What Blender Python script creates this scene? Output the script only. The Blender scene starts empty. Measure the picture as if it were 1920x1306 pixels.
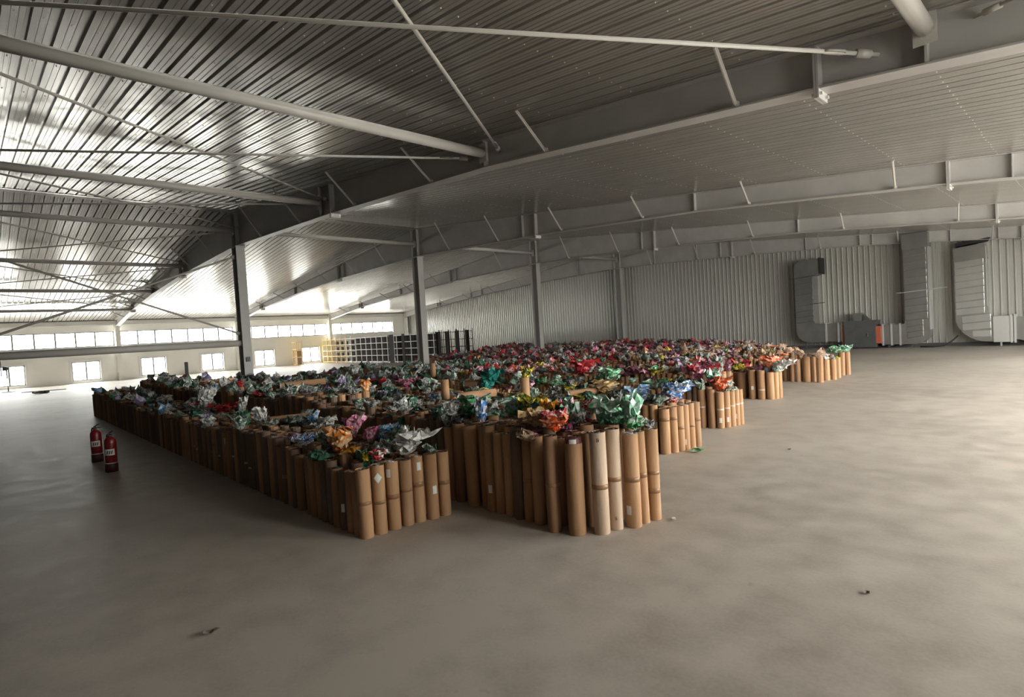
import bpy, math, random
from mathutils import Vector, Matrix
R = random.Random(7)
scn = bpy.context.scene
COL = scn.collection
PI = math.pi

# ------------------------------------------------------------------ camera
CAM_H = 1.6
F_PX, YAW, PITCH, ROLL = 1054.625, math.radians(46.511), math.radians(-1.759), math.radians(-3.401)
fwd = Vector((-math.sin(YAW)*math.cos(PITCH), math.cos(YAW)*math.cos(PITCH), math.sin(PITCH)))
r0 = Vector((math.cos(YAW), math.sin(YAW), 0)); u0 = r0.cross(fwd)
rt = math.cos(ROLL)*r0 + math.sin(ROLL)*u0
up = -math.sin(ROLL)*r0 + math.cos(ROLL)*u0
cd = bpy.data.cameras.new('camera'); cam = bpy.data.objects.new('camera', cd); COL.objects.link(cam)
cd.sensor_width = 36; cd.lens = 36*F_PX/1920; cd.clip_end = 300; cd.clip_start = .05
m3 = Matrix((rt, up, -fwd)).transposed()
cam.matrix_world = Matrix.Translation((0, 0, CAM_H)) @ m3.to_4x4()
scn.camera = cam

# ------------------------------------------------------------------ world: white overcast sky over pale ground
SKY = 12.0
w = bpy.data.worlds.new('sky'); scn.world = w; w.use_nodes = True
nt = w.node_tree; nt.nodes.clear()
wo = nt.nodes.new('ShaderNodeOutputWorld'); bg = nt.nodes.new('ShaderNodeBackground')
tc = nt.nodes.new('ShaderNodeTexCoord'); sx = nt.nodes.new('ShaderNodeSeparateXYZ')
mr = nt.nodes.new('ShaderNodeMapRange'); mr.inputs[1].default_value = -.08; mr.inputs[2].default_value = .08
mx = nt.nodes.new('ShaderNodeMix'); mx.data_type = 'RGBA'
mx.inputs[6].default_value = (.60, .575, .54, 1); mx.inputs[7].default_value = (1, .975, .945, 1)
nt.links.new(tc.outputs['Generated'], sx.inputs[0]); nt.links.new(sx.outputs[2], mr.inputs[0])
nt.links.new(mr.outputs[0], mx.inputs[0]); nt.links.new(mx.outputs[2], bg.inputs[0])
bg.inputs[1].default_value = SKY
nt.links.new(bg.outputs[0], wo.inputs[0])

scn.view_settings.view_transform = 'Standard'; scn.view_settings.look = 'None'
scn.view_settings.gamma = 1; scn.view_settings.use_curve_mapping = False
scn.view_settings.exposure = 1.5
scn.cycles.use_denoising = True
scn.cycles.max_bounces = 5; scn.cycles.diffuse_bounces = 4; scn.cycles.glossy_bounces = 2
scn.cycles.transparent_max_bounces = 12
scn.cycles.sample_clamp_indirect = 12; scn.cycles.adaptive_threshold = .1

# ------------------------------------------------------------------ plan of the hall (metres, camera stands over 0,0)
XL, XR = -42.6, 3.5            # eave walls
XRIDGE = -19.5
YF, YB = -8.2, 27.8           # end walls
FR = [-.6, 6.4, 13.4, 20.4, 27.4]   # frames
SLOPE, ZRIDGE = .1, 6.05
def zroof(x): return ZRIDGE - SLOPE*abs(x-XRIDGE)

# ------------------------------------------------------------------ materials
def mat(name, col, rough=.6, metal=0., var=.0, scale=3., bump=0., bscale=20., col2=None, spec=.5, stretch=(1,1,1), coord='Object', detail=4., lo=.35, hi=.65):
    m = bpy.data.materials.new(name); m.use_nodes = True; t = m.node_tree
    b = t.nodes['Principled BSDF']; b.inputs['Roughness'].default_value = rough; b.inputs['Metallic'].default_value = metal
    b.inputs['Specular IOR Level'].default_value = spec
    b.inputs['Base Color'].default_value = (*col, 1)
    if var or col2 or bump:
        co = t.nodes.new('ShaderNodeTexCoord'); mp = t.nodes.new('ShaderNodeMapping'); mp.inputs['Scale'].default_value = stretch
        t.links.new(co.outputs[coord], mp.inputs[0])
    if var or col2:
        c2 = col2 or tuple(max(0, c*(1-var)) for c in col)
        n = t.nodes.new('ShaderNodeTexNoise'); n.inputs['Scale'].default_value = scale; n.inputs['Detail'].default_value = detail
        rp = t.nodes.new('ShaderNodeValToRGB'); rp.color_ramp.elements[0].position = lo; rp.color_ramp.elements[1].position = hi
        rp.color_ramp.elements[0].color = (*c2, 1); rp.color_ramp.elements[1].color = (*col, 1)
        t.links.new(mp.outputs[0], n.inputs['Vector']); t.links.new(n.outputs['Fac'], rp.inputs[0]); t.links.new(rp.outputs[0], b.inputs['Base Color'])
    if bump:
        n2 = t.nodes.new('ShaderNodeTexNoise'); n2.inputs['Scale'].default_value = bscale; n2.inputs['Detail'].default_value = 1
        bp = t.nodes.new('ShaderNodeBump'); bp.inputs['Strength'].default_value = bump; bp.inputs['Distance'].default_value = .02
        t.links.new(mp.outputs[0], n2.inputs['Vector']); t.links.new(n2.outputs['Fac'], bp.inputs['Height']); t.links.new(bp.outputs[0], b.inputs['Normal'])
    return m

def concrete():
    m = mat('concrete_floor', (.40, .365, .32), rough=.5, spec=.4)
    t = m.node_tree; b = t.nodes['Principled BSDF']; L = t.links.new
    co = t.nodes.new('ShaderNodeTexCoord')
    n1 = t.nodes.new('ShaderNodeTexNoise'); n1.inputs['Scale'].default_value = .35; n1.inputs['Detail'].default_value = 3
    n2 = t.nodes.new('ShaderNodeTexNoise'); n2.inputs['Scale'].default_value = 3.4; n2.inputs['Detail'].default_value = 7
    n3 = t.nodes.new('ShaderNodeTexNoise'); n3.inputs['Scale'].default_value = 45; n3.inputs['Detail'].default_value = 4
    for n in (n1, n2, n3): L(co.outputs['Object'], n.inputs['Vector'])
    a = t.nodes.new('ShaderNodeMath'); a.operation = 'ADD'; L(n1.outputs[0], a.inputs[0]); L(n2.outputs[0], a.inputs[1])
    a2 = t.nodes.new('ShaderNodeMath'); a2.operation = 'MULTIPLY_ADD'; a2.inputs[1].default_value = .35; L(n3.outputs[0], a2.inputs[0]); L(a.outputs[0], a2.inputs[2])
    r = t.nodes.new('ShaderNodeValToRGB'); e = r.color_ramp.elements
    e[0].position = .93/1.6; e[0].color = (.335, .29, .248, 1); e[1].position = 1.34/1.6; e[1].color = (.46, .408, .355, 1)
    k = e.new(1.14/1.6); k.color = (.40, .353, .306, 1)
    d = t.nodes.new('ShaderNodeMath'); d.operation = 'DIVIDE'; d.inputs[1].default_value = 1.6; L(a2.outputs[0], d.inputs[0]); L(d.outputs[0], r.inputs[0])
    # dark scuffs and spilled spots
    v = t.nodes.new('ShaderNodeTexNoise'); v.inputs['Scale'].default_value = 1.1; v.inputs['Detail'].default_value = 5; v.inputs['Roughness'].default_value = .75; L(co.outputs['Object'], v.inputs['Vector'])
    vr = t.nodes.new('ShaderNodeValToRGB'); vr.color_ramp.elements[0].position = .665; vr.color_ramp.elements[1].position = .75; L(v.outputs[0], vr.inputs[0])
    mxx = t.nodes.new('ShaderNodeMix'); mxx.data_type = 'RGBA'; mxx.inputs[7].default_value = (.22, .185, .155, 1)
    L(vr.outputs[0], mxx.inputs[0]); L(r.outputs[0], mxx.inputs[6]); L(mxx.outputs[2], b.inputs['Base Color'])
    rr = t.nodes.new('ShaderNodeMapRange'); rr.inputs[3].default_value = .38; rr.inputs[4].default_value = .62; L(n2.outputs[0], rr.inputs[0]); L(rr.outputs[0], b.inputs['Roughness'])
    bp = t.nodes.new('ShaderNodeBump'); bp.inputs['Strength'].default_value = .12; bp.inputs['Distance'].default_value = .01; L(n2.outputs[0], bp.inputs['Height']); L(bp.outputs[0], b.inputs['Normal'])
    return m

M = {}
M['concrete'] = concrete()
M['roof'] = mat('roof_sheet', (.44, .42, .385), rough=.21, metal=.42, var=.14, scale=.7, bump=.10, bscale=.8, stretch=(.5, 1.6, 1))
M['wallsheet'] = mat('wall_sheet', (.50, .49, .45), rough=.36, metal=.25, var=.1, scale=.6, bump=.2, bscale=1.2, stretch=(1, 1, .3))
M['frontwall_unseen'] = mat('light_absorbing_wall', (.16, .15, .14), rough=.7)  # dark so that the unseen end wall absorbs bounced light
M['wallwhite'] = mat('white_wall_sheet', (.88, .87, .82), rough=.5, var=.05, scale=1.)
M['steel'] = mat('grey_painted_steel', (.45, .43, .41), rough=.45, var=.1, scale=2.)
M['pipe'] = mat('light_grey_pipe_paint', (.56, .53, .49), rough=.4, var=.08, scale=2.)
M['rod'] = mat('rod_paint', (.50, .47, .43), rough=.45)
M['rust'] = mat('turnbuckle_paint', (.42, .39, .35), rough=.5, var=.3, scale=20)
M['frame'] = mat('window_aluminium', (.22, .22, .23), rough=.4, metal=.3)
M['casing'] = mat('window_casing', (.78, .78, .74), rough=.45)
M['galv'] = mat('galvanised_duct', (.36, .355, .335), rough=.36, metal=.7, var=.18, scale=1.5, bump=.15, bscale=2.5)
M['galv3'] = mat('galvanised_duct_light', (.52, .515, .49), rough=.36, metal=.6, var=.15, scale=1.5)
M['galv2'] = mat('bright_duct_flange', (.72, .72, .70), rough=.3, metal=.6)
M['dark'] = mat('dark_metal', (.085, .085, .085), rough=.5, var=.2, scale=3)
M['black'] = mat('black_rubber', (.02, .02, .02), rough=.7)
M['redpipe'] = mat('orange_red_connector', (.42, .10, .05), rough=.5)
M['rackcell'] = mat('dark_brown_board', (.028, .017, .015), rough=.7, var=.3, scale=2, spec=.15)
M['rackwhite'] = mat('white_rack_steel', (.72, .70, .66), rough=.45)
M['rackyellow'] = mat('yellow_rack_steel', (.72, .50, .14), rough=.45)
M['carton'] = mat('carton', (.40, .28, .18), rough=.8, var=.15, scale=4)
M['extred'] = mat('extinguisher_red', (.17, .010, .012), rough=.3)
M['extdark'] = mat('extinguisher_stand', (.06, .012, .012), rough=.5)
M['white'] = mat('white_paper', (.72, .70, .66), rough=.7, var=.08, scale=12)
M['tape'] = mat('brown_tape', (.31, .165, .08), rough=.35, var=.25, scale=25)
M['fanblue'] = mat('fan_blade_blue', (.30, .45, .62), rough=.4)
M['post'] = mat('dark_olive_board', (.075, .07, .045), rough=.7)
M['rubble'] = mat('rubble', (.22, .19, .16), rough=.9, var=.4, scale=9)
M['ink'] = mat('ink', (.05, .04, .035), rough=.6)
# glass
g = bpy.data.materials.new('window_glass'); g.use_nodes = True; t = g.node_tree; t.nodes.clear()
o_ = t.nodes.new('ShaderNodeOutputMaterial'); mi = t.nodes.new('ShaderNodeMixShader'); tr = t.nodes.new('ShaderNodeBsdfTransparent'); gl = t.nodes.new('ShaderNodeBsdfGlossy')
tr.inputs[0].default_value = (.95, .97, .96, 1); gl.inputs['Roughness'].default_value = .03; mi.inputs[0].default_value = .05
t.links.new(tr.outputs[0], mi.inputs[1]); t.links.new(gl.outputs[0], mi.inputs[2]); t.links.new(mi.outputs[0], o_.inputs[0]); M['glass'] = g

# cardboard wrappers in a few tones, the darkest with shade put into its colour
CARD = [mat('kraft_cardboard_%d' % i, c, rough=.78, col2=c2, scale=7, stretch=(1, 1, .25), bump=.15, bscale=30)
        for i, (c, c2) in enumerate([((.47, .275, .145), (.38, .21, .105)), ((.40, .225, .115), (.31, .165, .08)),
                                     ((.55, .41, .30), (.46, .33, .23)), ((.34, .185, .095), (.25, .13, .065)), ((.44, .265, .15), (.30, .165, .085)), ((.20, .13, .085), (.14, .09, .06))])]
FILM_END = [mat('film_end_%d' % i, c, rough=.45, col2=c2, scale=40, lo=.42, hi=.58) for i, (c, c2) in enumerate(
    [((.17, .035, .035), (.05, .03, .03)), ((.30, .27, .26), (.06, .05, .05)), ((.52, .50, .49), (.20, .17, .16)), ((.06, .15, .09), (.04, .03, .03)), ((.11, .06, .05), (.03, .02, .02))])]

def film(name, c1, c2, scale=9., lo=.46, hi=.52, rough=.3):
    m = mat(name, c1, rough=rough, col2=c2, scale=scale*2.6, lo=lo, hi=hi, detail=3., bump=.5, bscale=22)
    return m
FILMS = {
    'silver': film('film_silver_print', (.46, .46, .44), (.13, .14, .13), 14), 'greygreen': film('film_grey_green', (.33, .38, .33), (.09, .14, .10), 11),
    'darkgreen': film('film_dark_green', (.05, .16, .09), (.03, .05, .04), 9), 'green': film('film_green', (.05, .30, .10), (.50, .56, .50), 8),
    'mint': film('film_mint', (.20, .48, .30), (.58, .64, .60), 8), 'white': film('film_white', (.68, .67, .64), (.34, .33, .32), 8),
    'red': film('film_red', (.55, .035, .04), (.38, .05, .06), 8), 'redwhite': film('film_red_white', (.58, .06, .06), (.62, .55, .52), 9),
    'pink': film('film_pink', (.60, .12, .26), (.62, .40, .44), 9), 'orange': film('film_orange', (.72, .23, .05), (.70, .48, .28), 7),
    'vermilion': film('film_vermilion', (.78, .12, .025), (.72, .34, .22), 9), 'gold': film('film_gold', (.74, .38, .03), (.62, .22, .03), 9),
    'yellow': film('film_yellow', (.72, .56, .05), (.10, .14, .05), 9), 'blue': film('film_blue', (.06, .22, .45), (.45, .52, .58), 8),
    'bluewhite': film('film_blue_white', (.66, .68, .70), (.06, .20, .52), 9), 'teal': film('film_teal', (.02, .24, .20), (.03, .16, .14), 8),
    'kraft': film('film_kraft', (.42, .29, .20), (.27, .17, .12), 9, rough=.6), 'tan': film('film_tan', (.60, .42, .22), (.44, .28, .13), 9),
    'plum': film('film_plum', (.20, .05, .09), (.10, .05, .06), 9), 'black': film('film_black', (.035, .04, .04), (.10, .10, .10), 9),
    'purple': film('film_purple', (.24, .16, .34), (.45, .42, .50), 9),
}
FK = list(FILMS)

# ------------------------------------------------------------------ mesh helpers
class MB:
    def __init__(s): s.v = []; s.f = []; s.m = []; s.mi = 0
    def add(s, vs, fs):
        o = len(s.v); s.v += [tuple(x) for x in vs]
        for f in fs: s.f.append([i+o for i in f]); s.m.append(s.mi)
    def box(s, x0, x1, y0, y1, z0, z1):
        s.add([(x0,y0,z0),(x1,y0,z0),(x1,y1,z0),(x0,y1,z0),(x0,y0,z1),(x1,y0,z1),(x1,y1,z1),(x0,y1,z1)],
              [(3,2,1,0),(4,5,6,7),(0,1,5,4),(1,2,6,5),(2,3,7,6),(3,0,4,7)]); return s
    def bar(s, a, b, wd, hg, upv=(0,0,1)):
        a = Vector(a); b = Vector(b); d = (b-a).normalized(); upv = Vector(upv)
        sd = d.cross(upv)
        if sd.length < 1e-4: sd = d.cross(Vector((1,0,0)))
        sd.normalize(); u = sd.cross(d)
        sd = sd*wd/2; u = u*hg/2
        s.add([a-sd-u,a+sd-u,a+sd+u,a-sd+u,b-sd-u,b+sd-u,b+sd+u,b-sd+u], [(0,1,2,3),(7,6,5,4),(4,5,1,0),(5,6,2,1),(6,7,3,2),(7,4,0,3)]); return s
    def tube(s, pts, r, n=10, caps=True):
        pts = [Vector(p) for p in pts]; rings = []
        rr = r if isinstance(r, (list, tuple)) else [r]*len(pts)
        o = len(s.v)
        for i, p in enumerate(pts):
            d = (pts[min(i+1, len(pts)-1)]-pts[max(i-1, 0)]).normalized()
            a = d.cross(Vector((0,0,1)))
            if a.length < 1e-3: a = Vector((1,0,0))
            a.normalize(); b = d.cross(a)
            s.v += [tuple(p + (a*math.cos(2*PI*k/n)+b*math.sin(2*PI*k/n))*rr[i]) for k in range(n)]
        for i in range(len(pts)-1):
            for k in range(n):
                s.f.append([o+i*n+k, o+i*n+(k+1)%n, o+(i+1)*n+(k+1)%n, o+(i+1)*n+k]); s.m.append(s.mi)
        if caps:
            s.f.append([o+k for k in range(n)][::-1]); s.m.append(s.mi)
            e = o+(len(pts)-1)*n; s.f.append([e+k for k in range(n)]); s.m.append(s.mi)
        return s
    def lathe(s, prof, n=16, cx=0, cy=0):
        o = len(s.v)
        for r, z in prof: s.v += [(cx+r*math.cos(2*PI*k/n), cy+r*math.sin(2*PI*k/n), z) for k in range(n)]
        for i in range(len(prof)-1):
            for k in range(n): s.f.append([o+i*n+k, o+i*n+(k+1)%n, o+(i+1)*n+(k+1)%n, o+(i+1)*n+k]); s.m.append(s.mi)
        return s
    def prism_xz(s, poly, y0, y1):
        n = len(poly); s.add([(x,y0,z) for x,z in poly]+[(x,y1,z) for x,z in poly],
            [list(range(n)), list(range(2*n-1, n-1, -1))]+[[i,i+n,(i+1)%n+n,(i+1)%n] for i in range(n)]); return s
    def mesh(s, name, mats, smooth=False):
        me = bpy.data.meshes.new(name); me.from_pydata(s.v, [], s.f); me.update()
        for mm in (mats if isinstance(mats, (list, tuple)) else [mats]): me.materials.append(mm)
        if any(s.m): me.polygons.foreach_set('material_index', s.m)
        if smooth: me.polygons.foreach_set('use_smooth', [True]*len(me.polygons))
        return me
    def build(s, name, mats, parent=None, smooth=False):
        return link(name, s.mesh(name, mats, smooth), parent)
def link(name, data, parent=None, loc=None, rot=None):
    o = bpy.data.objects.new(name, data); COL.objects.link(o)
    if parent: o.parent = parent
    if loc is not None: o.location = loc
    if rot is not None: o.rotation_euler = rot
    return o
def tag(o, label, cat, group=None):
    o['label'] = label; o['category'] = cat
    if group: o['group'] = group
    return o
def struct(o): o['kind'] = 'structure'; return o
def thing(name, label, cat, loc=(0,0,0), group=None, rot=(0,0,0)):
    return tag(link(name, None, None, loc, rot), label, cat, group)
ORD = ['first','second','third','fourth','fifth','sixth','seventh','eighth','ninth','tenth']
def nth(i): 
    i += 1
    return '%d%s' % (i, 'th' if 10 <= i % 100 <= 20 else {1:'st',2:'nd',3:'rd'}.get(i % 10, 'th'))

# ------------------------------------------------------------------ floor and ceiling
struct(MB().box(XL-.2, XR+.2, YF-.2, YB+.2, -.2, 0).build('floor', M['concrete']))
# ceiling: backing deck + ribbed liner sheets
c = MB()
for a, b in ((XL-.25, XRIDGE), (XRIDGE, XR+.25)):
    c.add([(a,YF-.2,zroof(a)+.06),(b,YF-.2,zroof(b)+.06),(b,YB+.2,zroof(b)+.06),(a,YB+.2,zroof(a)+.06),
           (a,YF-.2,zroof(a)+.16),(b,YF-.2,zroof(b)+.16),(b,YB+.2,zroof(b)+.16),(a,YB+.2,zroof(a)+.16)],
          [(3,2,1,0),(4,5,6,7),(0,1,5,4),(1,2,6,5),(2,3,7,6),(3,0,4,7)])
ceil = struct(c.build('ceiling', M['roof']))
def sheet_profile(width, pitch, depth):
    n = round(width/pitch); pr = [(0, 0)]; mi = .0045
    for i in range(n):
        y = i*pitch
        pr += [(y+.05*pitch, depth), (y+.17*pitch, depth), (y+.22*pitch, 0), (y+.45*pitch, 0), (y+.47*pitch, mi), (y+.51*pitch, mi), (y+.53*pitch, 0),
               (y+.72*pitch, 0), (y+.74*pitch, mi), (y+.78*pitch, mi), (y+.80*pitch, 0), (y+pitch, 0)]
    return pr
PITCH_R = .21; PW = .84
prof = sheet_profile(PW, PITCH_R, .042)
def roof_sheet(x0, x1):
    b = MB(); k = len(prof)
    vs = [(x0, y, zroof(x0)+z) for y, z in prof]+[(x1, y, zroof(x1)+z) for y, z in prof]
    b.add(vs, [(i, i+1, i+1+k, i+k) for i in range(k-1)]); return b
sl = roof_sheet(XL-.1, XRIDGE).mesh('roof_panel', M['roof']); sr = roof_sheet(XRIDGE, XR+.1).mesh('roof_panel', M['roof'])
ny = int(math.ceil((YB-YF)/PW))
for i in range(ny):
    for me in (sl, sr): link('roof_panel', me.copy(), ceil, (0, YB-(i+1)*PW+.02, 0))
rc = MB()
for s_ in (-1, 1):
    rc.add([(XRIDGE, YF, ZRIDGE-.012), (XRIDGE+s_*.2, YF, ZRIDGE-.03), (XRIDGE+s_*.2, YB, ZRIDGE-.03), (XRIDGE, YB, ZRIDGE-.012)], [(0,1,2,3)])
rc.build('ridge_cap', M['roof'], ceil)
scr = MB()
for k in range(-2, 30):
    x = -2.63-1.38*k
    if not XL+.4 < x < XR-.3: continue
    y = YB-.06
    while y > -1.5:
        z = zroof(x)+.001; s_ = .009; a = R.uniform(-.012, .012)
        scr.add([(x-s_+a,y-s_,z),(x+s_+a,y-s_,z),(x+s_+a,y+s_,z),(x-s_+a,y+s_,z),(x+a,y,z-.014)], [(0,1,4),(1,2,4),(2,3,4),(3,0,4)])
        y -= PITCH_R
so = scr.build('screw_heads', M['pipe'], ceil); so['kind'] = 'stuff'

# ------------------------------------------------------------------ walls with windows
def spans(y0, y1, holes):
    out = []; y = y0
    for a, b in sorted(holes):
        if a > y: out.append((y, a))
        y = max(y, b)
    if y < y1: out.append((y, y1))
    return out
ZS0, ZS1 = 2.17, 3.08; ZW0, ZW1 = .15, 1.30
def portal(x, y0, y1, z0, z1, sgn):
    # sampling guide in the window opening for the sky behind it; gives off no light of its own
    l = bpy.data.lights.new('window_portal', 'AREA'); l.shape = 'RECTANGLE'; l.size = y1-y0; l.size_y = z1-z0
    l.cycles.is_portal = True
    o = bpy.data.objects.new('window_portal', l); COL.objects.link(o); o.location = (x, (y0+y1)/2, (z0+z1)/2)
    o.rotation_euler = (PI/2, 0, PI/2 if sgn < 0 else -PI/2)
WN = [0]
def window(x, y0, y1, z0, z1, sgn, mull, mw=.085):
    WN[0] += 1
    wroot = struct(link('window_%d' % WN[0], None, None, (x, (y0+y1)/2, z0)))
    cy = (y0+y1)/2; hh = z1-z0; hw = (y1-y0)/2; fr = .06
    b = MB(); b.box(-.03,.03,-hw,-hw+fr,0,hh); b.box(-.03,.03,hw-fr,hw,0,hh); b.box(-.03,.03,-hw,hw,0,fr); b.box(-.03,.03,-hw,hw,hh-fr,hh)
    b.build('window_frame', M['frame'], wroot)
    ys = [-hw]+[m_-cy for m_ in mull]+[hw]
    for m_ in mull: MB().box(-.028,.028,m_-cy-mw/2,m_-cy+mw/2,fr,hh-fr).build('mullion', M['frame'], wroot)
    for a, bb in zip(ys, ys[1:]): MB().box(-.004,.004,a+.005,bb-.005,.005,hh-.005).build('pane', M['glass'], wroot)
    if hw < 2:
        k = MB(); i = x+0; cw = .12; d = sgn*.11
        for q in ((-hw-cw,-hw,-.02,hh+cw),(hw,hw+cw,-.02,hh+cw),(-hw,hw,hh,hh+cw)):
            k.box(min(d, d+.03), max(d, d+.03), q[0], q[1], q[2], q[3])
        k.build('casing', M['casing'], wroot)
def eave_wall(name, x, sgn, low, strips, ZS0=ZS0, ZS1=ZS1):
    root = struct(link(name, None))
    x0, x1 = (x-.2, x) if sgn > 0 else (x, x+.2)
    top = zroof(x)+.08
    bands = ([(0, ZW0, []), (ZW0, ZW1, low), (ZW1, ZS0, [])] if low else [(0, ZS0, [])])+[(ZS0, ZS1, strips), (ZS1, top, [])]
    k = 0
    for z0, z1, holes in bands:
        for a, b in spans(YF, YB, holes):
            n = max(1, round((b-a)/1.17)); st = (b-a)/n
            for i in range(n):
                k += 1; e = .004*(k % 2)
                MB().box(x0-(e if sgn < 0 else 0), x1+(e if sgn > 0 else 0), a+i*st, a+(i+1)*st, z0, z1).build('wall_panel', M['wallwhite'], root)
    for a, b in low: window(x-sgn*.1, a, b, ZW0, ZW1, sgn, [(a+b)/2])
    for a, b in strips:
        n = max(1, round((b-a)/1.02)); window(x-sgn*.1, a, b, ZS0, ZS1, sgn, [a+(b-a)*i/n for i in range(1, n)])
    return root
lowL = [(.52+3.52*i, 1.92+3.52*i) for i in range(0, 6)]
stripL = [(-.45, 6.25), (6.55, 13.25), (13.55, 20.25), (20.55, 26.3)]
eave_wall('wall_left', XL, 1, lowL, stripL)
glazR = [(3.5, 5.0), (6.55, 13.25), (13.55, 20.25), (20.55, 23.5)]
eave_wall('wall_right', XR, -1, [], glazR, 1.0, 3.25)

portal(XL-.08, lowL[0][0], lowL[-1][1], ZW0, ZW1, 1); portal(XL-.08, stripL[0][0], stripL[-1][1], ZS0, ZS1, 1); portal(XR+.08, glazR[0][0], glazR[-1][1], 1.0, 3.25, -1)

# end wall with vertical ribbed sheets, and an unseen wall behind the camera, near and dark to soak up light
def gable_poly(): return [(XL-.2, 0), (XR+.2, 0), (XR+.2, zroof(XR+.2)+.08), (XRIDGE, ZRIDGE+.08), (XL-.2, zroof(XL-.2)+.08)]
wb = struct(MB().prism_xz(gable_poly(), YB+.04, YB+.24).build('wall_back', M['wallsheet']))
wf = struct(MB().prism_xz(gable_poly(), YF-.24, YF-.04).build('wall_front_unseen', M['frontwall_unseen']))
kx = len(prof)
x = XR+.2; cache = {}
npan = int(math.ceil((XR-XL+.3)/PW))
for i in range(npan):
    xa = XR+.15-(i+1)*PW
    if xa < XL-.2: break
    b = MB(); vs = [(px_, -zz, 0) for px_, zz in prof]     # ribs stand towards the hall
    vs += [(px_, y_, max(.1, zroof(xa+px_)+.05)) for px_, y_, _ in vs]
    b.add(vs, [(j, j+1, j+1+kx, j+kx) for j in range(kx-1)])
    b.build('wall_panel', M['wallsheet'], wb).location = (xa, YB+.02, 0)
struct(MB().box(XL, XR, YB-.045, YB+.02, 0, .13).build('baseboard_back', M['dark']))

# ------------------------------------------------------------------ portal frames
BOT = [(XL+.35, 3.36), (-37.2, 3.97), (-31.6, 4.43), (-26.3, 4.72), (-19.75, 4.90), (-19.25, 4.90), (-12.65, 4.66), (-7.0, 4.345), (-1.95, 3.86), (XR-.35, 3.30)]
def zbot(x):
    for (a, za), (b, zb) in zip(BOT, BOT[1:]):
        if a <= x <= b: return za+(zb-za)*(x-a)/(b-a)
    return BOT[-1][1]
STRUTX = [-1.05, -7.05, -13.2, -19.5, -25.85, -31.75, -37.3]
STRUTZ = {-1.05: 4.07, -7.05: 4.57, -13.2: 5.01, -19.5: 5.41, -25.85: 5.05, -31.75: 4.56, -37.3: 4.06}
BRACEX = [-2.79, -5.68, -8.58, -11.5, -14.4, -17.2, -21.8, -24.6, -27.5, -30.4, -33.3, -36.2, -39.1]
RNAME = ['grey steel rafter over the camera, where the strut pipes start', 'nearest grey steel rafter crossing the whole ceiling above the front column',
         'second grey steel rafter from the camera, above the second column', 'third grey steel rafter from the camera, above the third column',
         'farthest grey steel rafter running along the top of the back wall']
CNAME = ['grey steel ridge column left of the view, holding the crossed rods', 'nearest grey steel column with a small switch box, behind the left rolls',
         'second grey steel column from the left, beside the racks', 'third grey steel column, rising in front of the ribbed wall', 'farthest and thinnest grey steel column at the back wall']
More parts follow.
